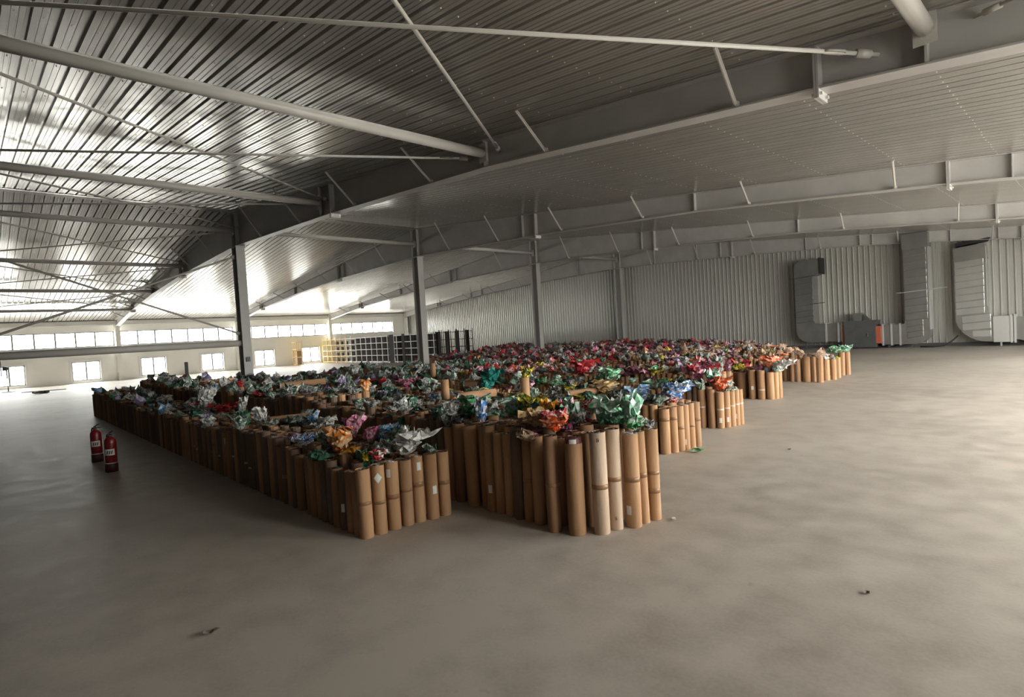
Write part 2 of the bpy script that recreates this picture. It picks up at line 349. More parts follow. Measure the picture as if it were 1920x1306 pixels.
for fi, Y in enumerate(FR):
    rt_ = thing('steel_rafter', RNAME[fi], 'rafter', (0, Y, 0), 'sloping roof rafters')
    top = [(XR-.35, zroof(XR-.35)), (XRIDGE, ZRIDGE), (XL+.35, zroof(XL+.35))]
    MB().prism_xz(BOT+top, -.006, .006).build('web', M['steel'], rt_)
    fw_ = .24 if fi < 4 else .2
    b = MB()
    for (a, za), (c2, zb) in zip(BOT, BOT[1:]): b.bar((a,0,za), (c2,0,zb), fw_, .018)
    b.build('bottom_flange', M['steel'], rt_)
    b = MB()
    for (a, za), (c2, zb) in zip(top, top[1:]): b.bar((a,0,za-.012), (c2,0,zb-.012), fw_, .016)
    b.build('top_flange', M['steel'], rt_)
    for X in (-1.95, -12.6, -26.4, -37.0):
        k = MB()
        for dx in (-.013, .013): k.box(X+dx-.011, X+dx+.011, -.13, .13, zbot(X)-.10, zroof(X)-.02)
        sp = k.build('splice_plate', M['steel'], rt_)
        for yy in (-.09, .09): MB().tube([(X-.05, yy, zbot(X)-.055), (X+.05, yy, zbot(X)-.055)], .018, 6).build('bolt', M['galv2'], sp)
    for X in STRUTX:
        if abs(X-XRIDGE) < .1: continue
        MB().box(X-.01, X+.01, -.11, .11, zbot(X)+.009, zroof(X)-.02).build('stiffener', M['steel'], rt_)
    for X in BRACEX:
        k = MB(); a = (X, -.08, zbot(X)+.02); b_ = (X+.12, -.78, zroof(X)-.02)
        k.bar(a, b_, .045, .012); k.bar(a, b_, .010, .045); k.box(X-.03, X+.03, -.11, -.05, zbot(X)+.005, zbot(X)+.07)
        k.build('fly_brace', M['pipe'], rt_)
    if fi == 4:
        for X in (-4.0, -6.6, -9.2, -14.5, -17.0, -1.4, -2.6, -22.5, -33.0):
            MB().box(X-.008, X+.008, -.09, .0, zbot(X), zroof(X)).build('stiffener', M['steel'], rt_)
    # ridge column
    cl = thing('steel_column', CNAME[fi], 'column', (XRIDGE, Y, 0), 'columns under the roof ridge')
    ztop = 4.885; D_, Wd = .21, .135
    k = MB(); k.box(D_-.016, D_, -Wd, Wd, .02, ztop); k.build('flange', M['steel'], cl)
    k = MB(); k.box(-D_, -D_+.016, -Wd, Wd, .02, ztop); k.build('flange', M['steel'], cl)
    k = MB(); k.box(-D_+.016, D_-.016, -.006, .006, .02, ztop); k.build('web', M['steel'], cl)
    MB().box(-.28, .28, -.2, .2, 0, .02).build('base_plate', M['steel'], cl)
    MB().box(-.27, .27, -.16, .16, ztop-.03, ztop+.0).build('cap_plate', M['steel'], cl)
    k = MB()
    for dx in (-.2, .2): k.box(dx-.01, dx+.01, -.12, .12, ztop+.02, ZRIDGE-.06)
    k.build('head_stiffener', M['steel'], cl)
    if fi == 1: MB().box(D_, D_+.05, -.07, .05, 1.12, 1.28).build('switch_box', M['dark'], cl)
    # eave column on the window wall (and its twin on the other side)
    for sx_, xx in ((1, XL+.22), (-1, XR-.22)):
        e = thing('eave_column', ('white eave column between the strip windows, %s from the camera' % ORD[fi]) if sx_ > 0 else
                  ('eave column on the side wall right of the camera, %s bay line' % ORD[fi]), 'column', (xx, Y, 0), 'columns along the side walls')
        zt = zroof(xx)-.02
        MB().box(-.2, -.18, -.12, .12, 0, zt).build('flange', M['wallwhite'], e)
        MB().box(.16, .18, -.12, .12, 0, zt).build('flange', M['wallwhite'], e)
        MB().box(-.18, .16, -.006, .006, 0, zt).build('web', M['wallwhite'], e)
# eave beams along the window walls
for sx_, xx, nm in ((1, XL+.12, 'long pale eave beam above the strip windows'), (-1, XR-.12, 'long pale eave beam on the side wall right of the camera')):
    e = thing('eave_beam', nm, 'beam', (xx, 0, 0))
    MB().box(-.1, .1, YF, YB, 3.46, 3.475).build('bottom_flange', M['wallwhite'], e)
    MB().box(-.1, .1, YF, YB, 3.70, 3.715).build('top_flange', M['wallwhite'], e)
    MB().box(-.006, .006, YF, YB, 3.475, 3.70).build('web', M['wallwhite'], e)

# strut pipes of the braced bay, and ridge struts on to the back
PN = {-1.05: 'thick grey strut pipe leaving the top edge at upper right', -7.05: 'long light grey strut pipe, the highest one crossing the upper left ceiling',
      -13.2: 'second grey strut pipe below the thick upper left pipe', -19.5: 'third strut pipe on the left, meeting the front column head',
      -25.85: 'thin strut pipe just under the one at the front column head', -31.75: 'thin strut pipe second lowest on the left, far from camera', -37.3: 'lowest thin strut pipe near the pale eave beam'}
for X in STRUTX:
    z = STRUTZ[X]; o = thing('strut_pipe', PN[X], 'pipe', (X, 0, z), 'strut pipes of the left bay')
    MB().tube([(0, FR[0]+.03, 0), (0, FR[1]-.12, 0)], .075, 18).build('tube', M['pipe'], o, True)
    k = MB(); k.box(-.09, .09, FR[1]-.125, FR[1]-.11, -.14, .16); k.box(-.012, .012, FR[1]-.12, FR[1]-.008, -.12, .14); k.build('end_bracket', M['pipe'], o)
for i in (1, 2, 3):
    o = thing('strut_pipe', 'ridge strut pipe between the %s and %s columns from the left' % (ORD[i-1], ORD[i]), 'pipe', (XRIDGE, 0, 5.41), 'ridge strut pipes')
    MB().tube([(0, FR[i]+.1, 0), (0, FR[i+1]-.1, 0)], .075, 14).build('tube', M['pipe'], o, True)
    k = MB(); k.box(-.09, .09, FR[i+1]-.115, FR[i+1]-.10, -.14, .14); k.box(-.012, .012, FR[i+1]-.10, FR[i+1]-.008, -.12, .12); k.build('end_bracket', M['pipe'], o)
o = thing('strut_pipe', 'low grey horizontal pipe crossing in front of the left strip windows', 'pipe', (XRIDGE, 0, 1.735))
MB().tube([(0, FR[0]+.1, 0), (0, FR[1]-.03, 0)], .105, 14).build('tube', M['pipe'], o, True)
MB().box(-.1, .1, FR[1]-.045, FR[1]-.03, -.15, .15).build('end_bracket', M['pipe'], o)

def rod(a, b, label, r=.017, grp='tie rods under the roof'):
    a = Vector(a); b = Vector(b); d = (b-a).normalized()
    o = thing('brace_rod', label, 'rod', tuple((a+b)/2), grp); mid = (a+b)/2
    MB().tube([a-mid, b-mid], r, 8).build('bar', M['rod'], o, True)
    p = b-mid-d*.16
    k = MB(); k.tube([p-d*.07, p+d*.07], r*2.1, 8); k.build('nut', M['rod'], o, True)
    q = b-mid-d*.45
    k = MB(); s_ = d.cross(Vector((0,0,1))).normalized()*.03
    for sg in (-1, 1): k.tube([q-d*.12, q-d*.08+s_*sg, q+d*.08+s_*sg, q+d*.12], r*.7, 6)
    k.build('turnbuckle', M['rust'], o, True)
PAN = list(zip(STRUTX+[XL+.9], STRUTX[1:]+[None]))
RL = {0: ('long pale tie rod running across the top of the view to upper right', 'steep pale tie rod dropping from the top edge to the thick strut pipe'),
      1: ('nearly level tie rod ending just below the highest strut pipe', 'sloping tie rod from the left edge to the second strut pipe'),
      2: ('tie rod ending just under the second strut pipe', 'sloping tie rod ending at the front column head'),
      3: ('tie rod ending just left of the front column head', 'tie rod crossing below the front column head pipe'),
      4: ('thin tie rod ending under the fourth strut pipe', 'thin sloping tie rod ending at the fifth strut pipe'),
      5: ('thin far tie rod ending under the fifth strut pipe', 'thin far sloping tie rod ending at the sixth strut pipe')}
def zrod(x): return (zroof(x)+zbot(x))/2+.0
for i in range(6):
    xa, xb = STRUTX[i]-.38, STRUTX[i+1]+.3
    za, zb = min(zrod(xa), zroof(xa)-.22), min(zrod(xb), zroof(xb)-.2)
    if i == 0: za = 4.02
    rr = .02 if i < 2 else .021
    rod((xb, FR[0], zb), (xa, FR[1]-.01, za), RL[i][0], rr); rod((xa, FR[0], za+.06), (xb, FR[1]-.01, zb), RL[i][1], rr)
rod((2.6, 4.0, 3.62), (-.72, FR[1]-.01, 4.06), 'short tie rod with turnbuckle in the top right corner', .014)
rod((XRIDGE, FR[0]+.15, 1.95), (XRIDGE, FR[1]-.02, 4.60), 'dark wall tie rod rising to the right towards the front column', .032, 'crossed tie rods between columns')
rod((XRIDGE, FR[0]+.15, 4.62), (XRIDGE, FR[1]-.02, 2.0), 'dark wall tie rod falling to the right towards the front column', .028, 'crossed tie rods between columns')

# ------------------------------------------------------------------ air ducts on the back wall
def arc(cx, cz, r, a0, a1, n=10): return [(cx+r*math.cos(a0+(a1-a0)*i/n), cz+r*math.sin(a0+(a1-a0)*i/n)) for i in range(n+1)]
def panels(root, x0, x1, z0, z1, n, y, m=None, skew=.03):
    # cross-broken sheet panels: each leans out towards its lower edge
    st = (z1-z0)/n
    for i in range(n):
        a = z0+i*st; b = a+st-.012; k = MB(); d = .03
        k.add([(x0,y,a-skew),(x1,y,a+skew),(x1,y,b+skew),(x0,y,b-skew),(x0+.02,y-d,a-skew+.03),(x1-.02,y-d,a+skew+.03),(x1-.02,y-.006,b+skew-.01),(x0+.02,y-.006,b-skew-.01)],
              [(4,5,6,7),(0,1,5,4),(1,2,6,5),(2,3,7,6),(3,0,4,7)])
        k.build('duct_panel', m or M['galv'], root)
def seams(root, x0, x1, zs, y, m=None, slant=0.):
    for z in zs: MB().bar((x0-.012, y, z-slant), (x1+.012, y, z+slant), .02, .018).build('seam', m or M['galv'], root)
YD0, YD1 = 27.05, 27.66
# duct with the lower bend to the left unit
d1 = thing('air_duct', 'dark left air duct on the back wall, rising from the fan unit', 'duct', (0, 0, 0), 'air ducts on the back wall')
MB().prism_xz([(-9.65,1.0)]+[(-9.65,3.62)]+arc(-9.27,3.62,.38,PI,PI/2,6)[1:]+[(-8.62,4.0),(-8.62,3.35),(-8.86,3.25),(-8.86,1.12),(-8.45,1.12),(-8.45,.3),(-9.1,.3)]+arc(-9.1,.85,.55,-PI/2,-PI,6)[1:], YD0, YD1).build('casing', M['galv'], d1)
MB().box(-8.62, -8.56, YD0-.02, YD1, 3.32, 4.03).build('outlet_frame', M['black'], d1)
panels(d1, -9.63, -8.88, 1.2, 3.2, 8, YD0)
MB().bar((-9.85, YD0-.02, 3.2), (-8.5, YD0-.02, 3.28), .03, .03).build('hanger_bar', M['dark'], d1)
MB().bar((-9.0, YD0-.02, 2.02), (-8.4, YD0-.02, 2.04), .03, .03).build('hanger_bar', M['dark'], d1)
k = MB(); k.box(-8.45, -7.72, YD0+.02, YD1-.02, .32, 1.1); k.build('side_duct', M['galv'], d1)
for X, m_ in ((-8.42, 'galv2'), (-7.93, 'galv2'), (-7.80, 'galv2')): MB().box(X-.03, X+.03, YD0-.02, YD1, .28, 1.14).build('flange', M[m_], d1)
for X in (-9.3, -8.2): MB().box(X-.03, X+.03, YD0+.1, YD0+.16, 0, .3).build('leg', M['dark'], d1)
# fan unit
u = thing('fan_unit', 'dark grey fan unit box on the floor between the two ducts', 'fan unit', (-7.05, 27.0, 0))
MB().box(-.62, .55, -.12, .62, .06, 1.14).build('casing', M['dark'], u)
dr_ = MB().box(-.60, .40, -.135, -.12, .12, 1.08).build('access_door', M['dark'], u)
MB().box(.25, .28, -.16, -.135, .5, .66).build('handle', M['galv'], dr_)
MB().box(-.66, .60, -.14, .64, 1.14, 1.17).build('lid', M['dark'], u)
MB().box(-.30, .02, .1, .5, 1.17, 1.50).build('motor_box', M['galv'], u)
MB().prism_xz([(.06,1.17),(.3,1.17),(.06,1.42)], .12, .4).build('belt_guard', M['dark'], u)
MB().box(-.70, -.62, -.05, .55, .2, 1.02).build('flexible_collar', M['redpipe'], u)
MB().box(.55, .72, -.05, .55, .2, .92).build('flexible_collar', M['redpipe'], u)
MB().box(-.66, .6, -.14, .64, 0, .06).build('skid', M['black'], u)
# duct with the lower bend from the fan unit up to the roof
d2 = thing('air_duct', 'tall middle air duct reaching the roof, right of the fan unit', 'duct', (0, 0, 0), 'air ducts on the back wall')
MB().prism_xz([(-6.33,.14),(-5.2,.14)]+arc(-5.2,.64,.5,-PI/2,0,8)[1:]+[(-4.7,3.95),(-5.5,3.95),(-5.5,1.05)]+arc(-5.6,1.05,.10,0,-PI/2,3)[1:]+[(-6.33,.95)], YD0, YD1).build('casing', M['galv'], d2)
MB().box(-5.53, -4.67, YD0-.02, YD1, 3.95, 4.52).build('roof_collar', M['galv'], d2)
panels(d2, -5.48, -4.74, 1.1, 3.92, 10, YD0)
panels(d2, -5.45, -4.90, .40, 1.08, 3, YD0, skew=.04)
for X in (-6.28, -5.98, -5.68): MB().box(X-.03, X+.03, YD0-.02, YD1, .10, .99).build('flange', M['galv2'], d2)
MB().bar((-5.75, YD0-.03, 2.2), (-4.1, YD0-.03, 2.3), .035, .035).build('hanger_bar', M['galv2'], d2)
MB().box(-4.70, -4.66, YD0-.02, YD1, .7, 3.95).build('corner_angle', M['galv2'], d2)
for X in (-6.1, -5.3): MB().box(X-.03, X+.03, YD0+.1, YD0+.16, 0, .14).build('leg', M['dark'], d2)
# right-hand duct
d3 = thing('air_duct', 'wide right air duct curving out of the picture at right', 'duct', (0, 0, 0), 'air ducts on the back wall')
MB().prism_xz([(-2.2,.18),(-2.95,.18)]+arc(-2.95,1.12,.94,-PI/2,-PI,10)[1:]+[(-3.89,3.72),(-3.1,3.80),(-2.98,3.80),(-2.98,1.25)]+arc(-2.80,1.25,.18,PI,1.5*PI,4)[1:]+[(-2.2,1.07)], YD0, YD1).build('casing', M['galv'], d3)
panels(d3, -3.87, -3.02, 1.2, 3.24, 8, YD0, M['galv3'])
panels(d3, -3.70, -2.86, .62, 1.18, 2, YD0, M['galv3'])
panels(d3, -3.40, -2.86, .34, .60, 1, YD0, M['galv3'], 0.)
MB().box(-3.95, -2.95, YD0-.02, YD1, 3.26, 3.30).build('flange', M['galv'], d3)
MB().box(-2.80, -2.26, YD0-.03, YD1, .15, 1.10).build('joint_box', M['galv2'], d3)
for X in (-2.30, -2.20): MB().box(X-.03, X+.03, YD0-.05, YD1, .12, 1.14).build('flange', M['galv2'], d3)
MB().box(-2.62, -2.57, YD0+.05, YD0+.1, 0, .18).build('leg', M['galv2'], d3)
MB().prism_xz([(-2.2,.25),(-1.5,.1),(-1.5,1.0),(-2.2,1.05)], YD0+.02, YD1).build('transition', M['galv'], d3)
MB().tube([(-2.95, YD0+.05, 1.5), (-2.95, YD0+.05, 3.7)], .02, 6).build('conduit', M['galv2'], d3)
MB().prism_xz([(-3.88,3.80),(-2.95,3.90),(-2.85,4.02),(-3.88,3.94)], YD1-.3, YD1+.05).build('hood_gap', M['black'], d3)
u2 = thing('fan_unit', 'dark fan unit at the right end of the curved duct', 'fan unit', (-.9, 27.0, 0))
MB().box(-.6, .6, -.1, .6, .06, 1.12).build('casing', M['dark'], u2); MB().box(-.64, .64, -.12, .62, 0, .06).build('skid', M['black'], u2)
hs = tag(MB().tube([(-5.0,26.95,.03),(-4.6,26.9,.03),(-4.25,26.95,.06),(-4.0,27.1,.25),(-3.85,27.2,.42)], .03, 8).build('hose', M['black'], None, True), 'black hose lying at the foot of the wide right duct', 'hose')

# ------------------------------------------------------------------ storage racks by the strip windows
def rack(x0, x1, nb, label, beam, cells, y0=19.55, dep=.45, h=1.78, ns=5):
    o = thing('storage_rack', label, 'rack', ((x0+x1)/2, y0, 0), 'racks in the far corner'); hw = (x1-x0)/2
    for i in range(nb+1):
        xx = -hw+2*hw*i/nb
        for yy in (0, dep-.04): MB().box(xx-.018, xx+.018, yy, yy+.04, 0, h+(.14 if yy else .06)).build('post', beam, o)
    for k in range(ns):
        z = .08+(h-.1)*k/(ns-1)
        MB().box(-hw, hw, -.01, dep, z-.014, z+.014).build('shelf', beam, o)
    st = 2*hw/nb; dz = (h-.1)/(ns-1)
    for i in range(nb):
        for k in range(ns-1):
            c_ = cells(i, k)
            if not c_: continue
            fx0, fx1, fz = c_
            xa = -hw+st*i+.03; z = .1+dz*k
            MB().box(xa+(st-.06)*fx0, xa+(st-.06)*fx1, dep-.12, dep-.06, z+.0, z+(dz-.05)*fz).build('back_board', M['rackcell'], o)
    return o
rack(-42.1, -38.3, 5, 'yellow storage rack beside the window with half open cells', M['rackyellow'], lambda i, k: None if i < 2 else (.1, .62, .62))
rack(-38.2, -32.5, 8, 'pale storage rack with small dark filled cells, middle of the far corner', M['rackwhite'], lambda i, k: (0, 1, 1) if i else (.1, .8, .8))
rr_ = rack(-32.2, -27.3, 6, 'dark storage rack with solid end panels left of the second column', M['rackwhite'], lambda i, k: (0, 1, 1))
MB().box(-2.48, -1.95, -.02, .0, 0, 1.84).build('end_panel', M['rackcell'], rr_)
MB().box(-.95, -.65, -.02, .0, 0, 1.84).build('end_panel', M['rackcell'], rr_)
r4 = rack(-27.05, -24.2, 4, 'open storage rack of tall dark boards right of the second column', M['rackcell'], lambda i, k: None)
for i in range(4):
    xx = -1.45+.92*i; MB().box(xx-.06, xx+(.42 if i == 0 else .26), .05, .08, .05, 1.82).build('upright_board', M['rackcell'], r4)
sh = rack(-41.9, -41.2, 1, 'narrow shelf of cartons left of the window by the yellow rack', M['rackyellow'], lambda i, k: None, y0=17.1, h=1.75, ns=4)
for k, (zz, hh) in enumerate(((.10, .45), (.66, .42))):
    b_ = tag(MB().box(-.28, .28, -.16, .16, 0, hh).build('carton', M['carton']), ['brown carton on the bottom of the narrow shelf by the window', 'brown carton on the middle of the narrow shelf by the window'][k], 'carton', 'cartons on the narrow shelf'); b_.location = (-41.55, 17.33, zz)

# ------------------------------------------------------------------ small things far left
fn = thing('pedestal_fan', 'pedestal fan standing before the leftmost window', 'fan', (-38.9, 1.04, 0))
MB().lathe([(0,0),(.28,0),(.28,.03),(.05,.06),(0,.06)], 18).build('base', M['dark'], fn)
MB().tube([(0,0,.05),(0,0,.8),(0,-.02,1.25)], .03, 8).build('pole', M['dark'], fn, True)
k = MB(); k.tube([(0,.06,1.22),(0,-.16,1.22)], [.08,.12], 12); k.build('motor', M['dark'], fn, True)
for i in range(3):
    a = i*2*PI/3+.5; k = MB(); ca, sa = math.cos(a), math.sin(a)
    k.add([(.05*ca,-.22,1.22+.05*sa),(.36*ca-.13*sa,-.25,1.22+.36*sa+.13*ca),(.42*ca,-.22,1.22+.42*sa),(.36*ca+.13*sa,-.19,1.22+.36*sa-.13*ca)], [(0,1,2,3)])
    k.build('blade', M['fanblue'], fn)
k = MB(); k.tube([(.47*math.cos(2*PI*i/24), -.22, 1.22+.47*math.sin(2*PI*i/24)) for i in range(25)], .015, 6, False); k.build('guard_ring', M['dark'], fn)
rb = MB()
for i in range(16):
    a = R.uniform(0, 2*PI); d = R.uniform(0, .55); s_ = R.uniform(.05, .14)
    rb.bar((math.cos(a)*d*1.6, math.sin(a)*d*.6, .05), (math.cos(a)*d*1.6+R.uniform(-.4,.4), math.sin(a)*d*.6+R.uniform(-.2,.2), .05+R.uniform(0,.05)), s_, .07)
ob = rb.build('rubble_heap', M['rubble']); tag(ob, 'low heap of broken board scraps on the bright floor at left', 'debris'); ob['kind'] = 'stuff'; ob.location = (-34.3, 2.1, 0)
pl = tag(MB().box(-.9,.9,-.05,.05,0,.03).build('plank', M['rubble']), 'thin plank lying on the bright floor near the leftmost window', 'plank'); pl.location = (-36.6, 2.3, 0); pl.rotation_euler = (0,0,1.2)

# fire extinguishers
def extinguisher(x, y, rz, label, tilt):
    o = thing('fire_extinguisher', label, 'fire extinguisher', (x, y, 0), 'fire extinguishers on the floor', (0, tilt, rz))
    r = .072
    MB().lathe([(0,0),(r*1.06,0),(r*1.06,.115),(r*.99,.12)], 24).build('base_ring', M['extdark'], o, True)
    MB().lathe([(r*.98,.115),(r,.12),(r,.40),(r*.93,.44),(r*.7,.468),(r*.34,.482),(r*.3,.50),(0,.50)], 24).build('cylinder', M['extred'], o, True)
    MB().lathe([(r*1.01,.118),(r*1.015,.124),(r*1.01,.130)], 24).build('rim', M['galv2'], o, True)
    MB().lathe([(.026,.49),(.026,.515),(.018,.52),(.018,.535),(0,.535)], 12).build('valve', M['dark'], o, True)
    MB().bar((-.02,0,.53),(.115,0,.575), .022, .008).build('lever', M['black'], o)
    MB().bar((-.02,0,.515),(.125,0,.518), .022, .008).build('carry_handle', M['black'], o)
    hz_ = MB().tube([(-.02,0,.515),(-.075,0,.51),(-.098,.0,.46),(-.1,0,.33),(-.092,0,.2)], .010, 8).build('hose', M['black'], o, True)
    MB().tube([(-.092,0,.2),(-.09,0,.10)], [.012,.02], 8).build('nozzle', M['black'], hz_, True)
    a0, a1 = -1.5, .25
    def patch(nm, z0, z1, rad, mt, parent):
        k = MB(); n = 10; vs = []
        for i in range(n+1):
            a = a0+(a1-a0)*i/n; vs += [(rad*math.cos(a), rad*math.sin(a), z0), (rad*math.cos(a), rad*math.sin(a), z1)]
        k.add(vs, [(2*i, 2*i+2, 2*i+3, 2*i+1) for i in range(n)]); return k.build(nm, mt, parent)
    lb_ = patch('label', .235, .32, r*1.01, M['white'], o)
    k = MB()
    for j in range(3):
        a = -1.0+.35*j; rad = r*1.02
        k.bar((rad*math.cos(a), rad*math.sin(a), .255), (rad*math.cos(a+.16), rad*math.sin(a+.16), .30), .003, .012)
    k.build('label_lettering', M['ink'], lb_)
    return o
extinguisher(-9.45, 1.24, .25, 'red fire extinguisher nearer the camera, white label facing forward', .03)
extinguisher(-10.55, 1.22, .35, 'red fire extinguisher standing half behind the other one', -.02)

# ------------------------------------------------------------------ film rolls in cardboard wrappers
# block: y0, y1, right end x, left end x, height, radius, name
BLOCKS = [
    (2.14, 3.00, -4.20, -18.75, .56, .054, 'low left block'),
    (3.23, 4.02, -2.70, -18.7, .75, .057, 'tall front block'),
    (4.48, 5.30, -4.10, -20.2, .60, .056, 'third block'),
    (5.95, 6.66, -3.66, -20.2, .56, .052, 'fourth block'),
    (7.72, 8.32, -3.86, -19.2, .54, .050, 'fifth block'),
    (8.85, 9.60, -4.50, -18.8, .60, .054, 'sixth block'),
    (10.88, 11.55, -4.44, -17.2, .53, .055, 'seventh block'),
    (12.2, 13.1, -5.6, -16.8, .56, .056, 'eighth block'),
    (14.0, 16.0, -4.58, -21.0, .56, .060, 'ninth block'),
    (17.0, 18.0, -6.3, -23.0, .58, .060, 'tenth block'),
    (18.9, 19.9, -7.6, -23.4, .58, .062, 'a far block'),
    (21.1, 22.1, -9.4, -24.8, .58, .064, 'a far block'),
    (23.2, 24.2, -11.5, -27.5, .6, .066, 'a far block'),
    (25.2, 26.2, -14.0, -28.0, .6, .066, 'a far block'),
]
# rolls at the aisle ends, one by one: x, y, radius, height, cardboard tone
ENDS = {
 0: [(-4.16,2.20,.056,.555,0),(-4.15,2.325,.055,.57,0),(-4.15,2.455,.058,.57,0),(-4.14,2.58,.053,.565,4),(-4.13,2.695,.055,.57,0),(-4.10,2.815,.058,.57,1),(-4.09,2.94,.053,.57,0)],
 1: [(-3.03,3.23,.058,.76,3),(-2.85,3.29,.068,.71,1),(-2.71,3.42,.064,.79,2),(-2.68,3.56,.057,.79,2),(-2.60,3.69,.062,.745,0),(-2.58,3.805,.046,.745,0),(-2.56,3.925,.053,.735,0),(-4.08,3.27,.059,.75,0),(-3.94,3.33,.059,.75,1)],
 3: [(-3.71,6.00,.062,.55,0),(-3.66,6.12,.052,.555,0),(-3.63,6.23,.048,.555,0),(-3.62,6.335,.048,.56,0),(-3.60,6.44,.048,.57,0),(-3.58,6.55,.048,.57,4)],
 4: [(-4.14,7.76,.050,.57,1),(-4.01,7.78,.050,.57,3),(-3.90,7.83,.053,.53,0),(-3.85,7.94,.048,.54,0),(-3.82,8.045,.048,.535,0),(-3.80,8.15,.046,.54,0),(-3.79,8.255,.046,.53,0)],
 6: [(-5.0,11.02,.085,.51,3),(-4.76,10.93,.066,.57,1),(-4.58,10.92,.066,.56,1),(-4.43,10.98,.066,.52,0),(-4.39,11.12,.056,.51,0),(-4.37,11.26,.052,.50,0)],
 8: [(-4.83,14.07,.077,.59,1),(-4.53,14.03,.070,.58,1),(-4.54,14.5,.072,.49,0),(-4.44,14.68,.062,.49,0),(-4.47,15.1,.062,.47,0),(-4.56,15.72,.068,.58,1),(-4.48,15.9,.062,.58,1)],
}
COLS = [(XRIDGE, y) for y in FR]
rolls = []   # dict: x y r h tone block file idx edge fixed
for bi, (y0, y1, xr, xl, bh, br, bn) in enumerate(BLOCKS):
    fixed = ENDS.get(bi, [])
    for k, (x, y, r, h, tn) in enumerate(fixed):
        rolls.append(dict(x=x, y=y, r=r, h=h, t=tn, b=bi, j=-1, i=k, edge=True, fix=True, n=len(fixed)))
    pit = br*2.06; nf = max(2, int((y1-y0)/(pit*.9))); dyy = (y1-y0)/nf
    for j in range(nf):
        yy = y0+dyy*(j+.5); x = xr-br-(br if j % 2 else 0)-R.uniform(0, .05); i = 0
        while x > xl+R.uniform(-.25, .25):
            px, py = x+R.uniform(-.006, .006), yy+R.uniform(-.006, .006)
            r = br*R.uniform(.90, 1.0); h = bh+R.choice((0, 0, 0, .01, .02, -.02, -.04, .04))+R.uniform(-.01, .01)
            # patches of the block hold longer or shorter rolls
            s_ = math.sin(x*1.7+bi*2.1)+math.sin(x*.63+bi)
            if s_ > 1.1: h += .07
            if s_ < -1.2: h -= .05
            ok = all((px-f[0])**2+(py-f[1])**2 > ((r+f[2])*.97)**2 for f in fixed) and all(abs(px-cx) > .33+r or abs(py-cy) > .24+r for cx, cy in COLS)
            if bi == 8 and x > -5.6 and (R.random() < .55 or y0+.4 < py < y1-.3): ok = False
            if ok and R.random() > .03:
                rolls.append(dict(x=px, y=py, r=r, h=h, t=R.choice((0, 1, 3, 5, 5, 5) if (x < -4.4 and bi < 3) else (0, 0, 1, 1, 3, 4, 5)), b=bi, j=j, i=i, edge=(j == 0 or i < 1), fix=False))  # left parts of the front blocks favour the dark tone that imitates shade
            x -= pit; i += 1

def cylinder(n, r, h, thick=.0035, depth=.016):
    b = MB(); b.lathe([(r*.97, .0), (r, .004), (r, h), (r-thick, h), (r-thick, h-depth-.05)], n)
    b.f.append(list(range(n))[::-1]); b.m.append(0); return b
_c = {}
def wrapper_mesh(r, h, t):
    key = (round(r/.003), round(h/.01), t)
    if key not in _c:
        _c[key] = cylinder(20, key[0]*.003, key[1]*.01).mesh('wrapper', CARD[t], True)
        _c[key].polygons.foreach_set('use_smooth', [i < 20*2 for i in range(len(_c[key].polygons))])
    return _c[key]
_e = {}
def end_mesh(r, k):
    key = (round(r/.003), k)
    if key not in _e:
        rr = key[0]*.003-.004; b = MB(); n = 18; rg = random.Random(k*31+key[0])
        pr = [(rr, -.05), (rr, 0)]
        for q in range(1, 4): pr += [(rr*(1-.16*q), rg.uniform(-.004, .006)), (rr*(1-.16*q-.05), rg.uniform(-.008, .003))]
        pr += [(rr*.42, .004), (rr*.40, .006), (rr*.34, .006), (rr*.34, -.05)]
        b.lathe(pr, n)
        b.v = [(x*(1+rg.uniform(-.03, .0)), y*(1+rg.uniform(-.03, .0)), z+rg.uniform(-.002, .002)) for x, y, z in b.v]
        o = len(b.v); b.f.append([len(b.v)-n+q for q in range(n)]); b.m.append(0)
        _e[key] = b.mesh('film_end', FILM_END[k])
    return _e[key]
def arc_patch(r, a0, a1, z0, z1, n=6, diamond=False):
    b = MB(); vs = []
    for i in range(n+1):
        u_ = i/n; a = a0+(a1-a0)*u_
        k = (1-abs(2*u_-1)) if diamond else 1
        zc = (z0+z1)/2; hh = (z1-z0)/2*k
        vs += [(r*math.cos(a), r*math.sin(a), zc-hh), (r*math.cos(a), r*math.sin(a), zc+hh)]
    b.add(vs, [(2*i, 2*i+2, 2*i+3, 2*i+1) for i in range(n)]); return b
def ring(r, z0, z1, n=20):
    return MB().lathe([(r-.004, z0), (r, z0+.001), (r, z1-.001), (r-.004, z1)], n)

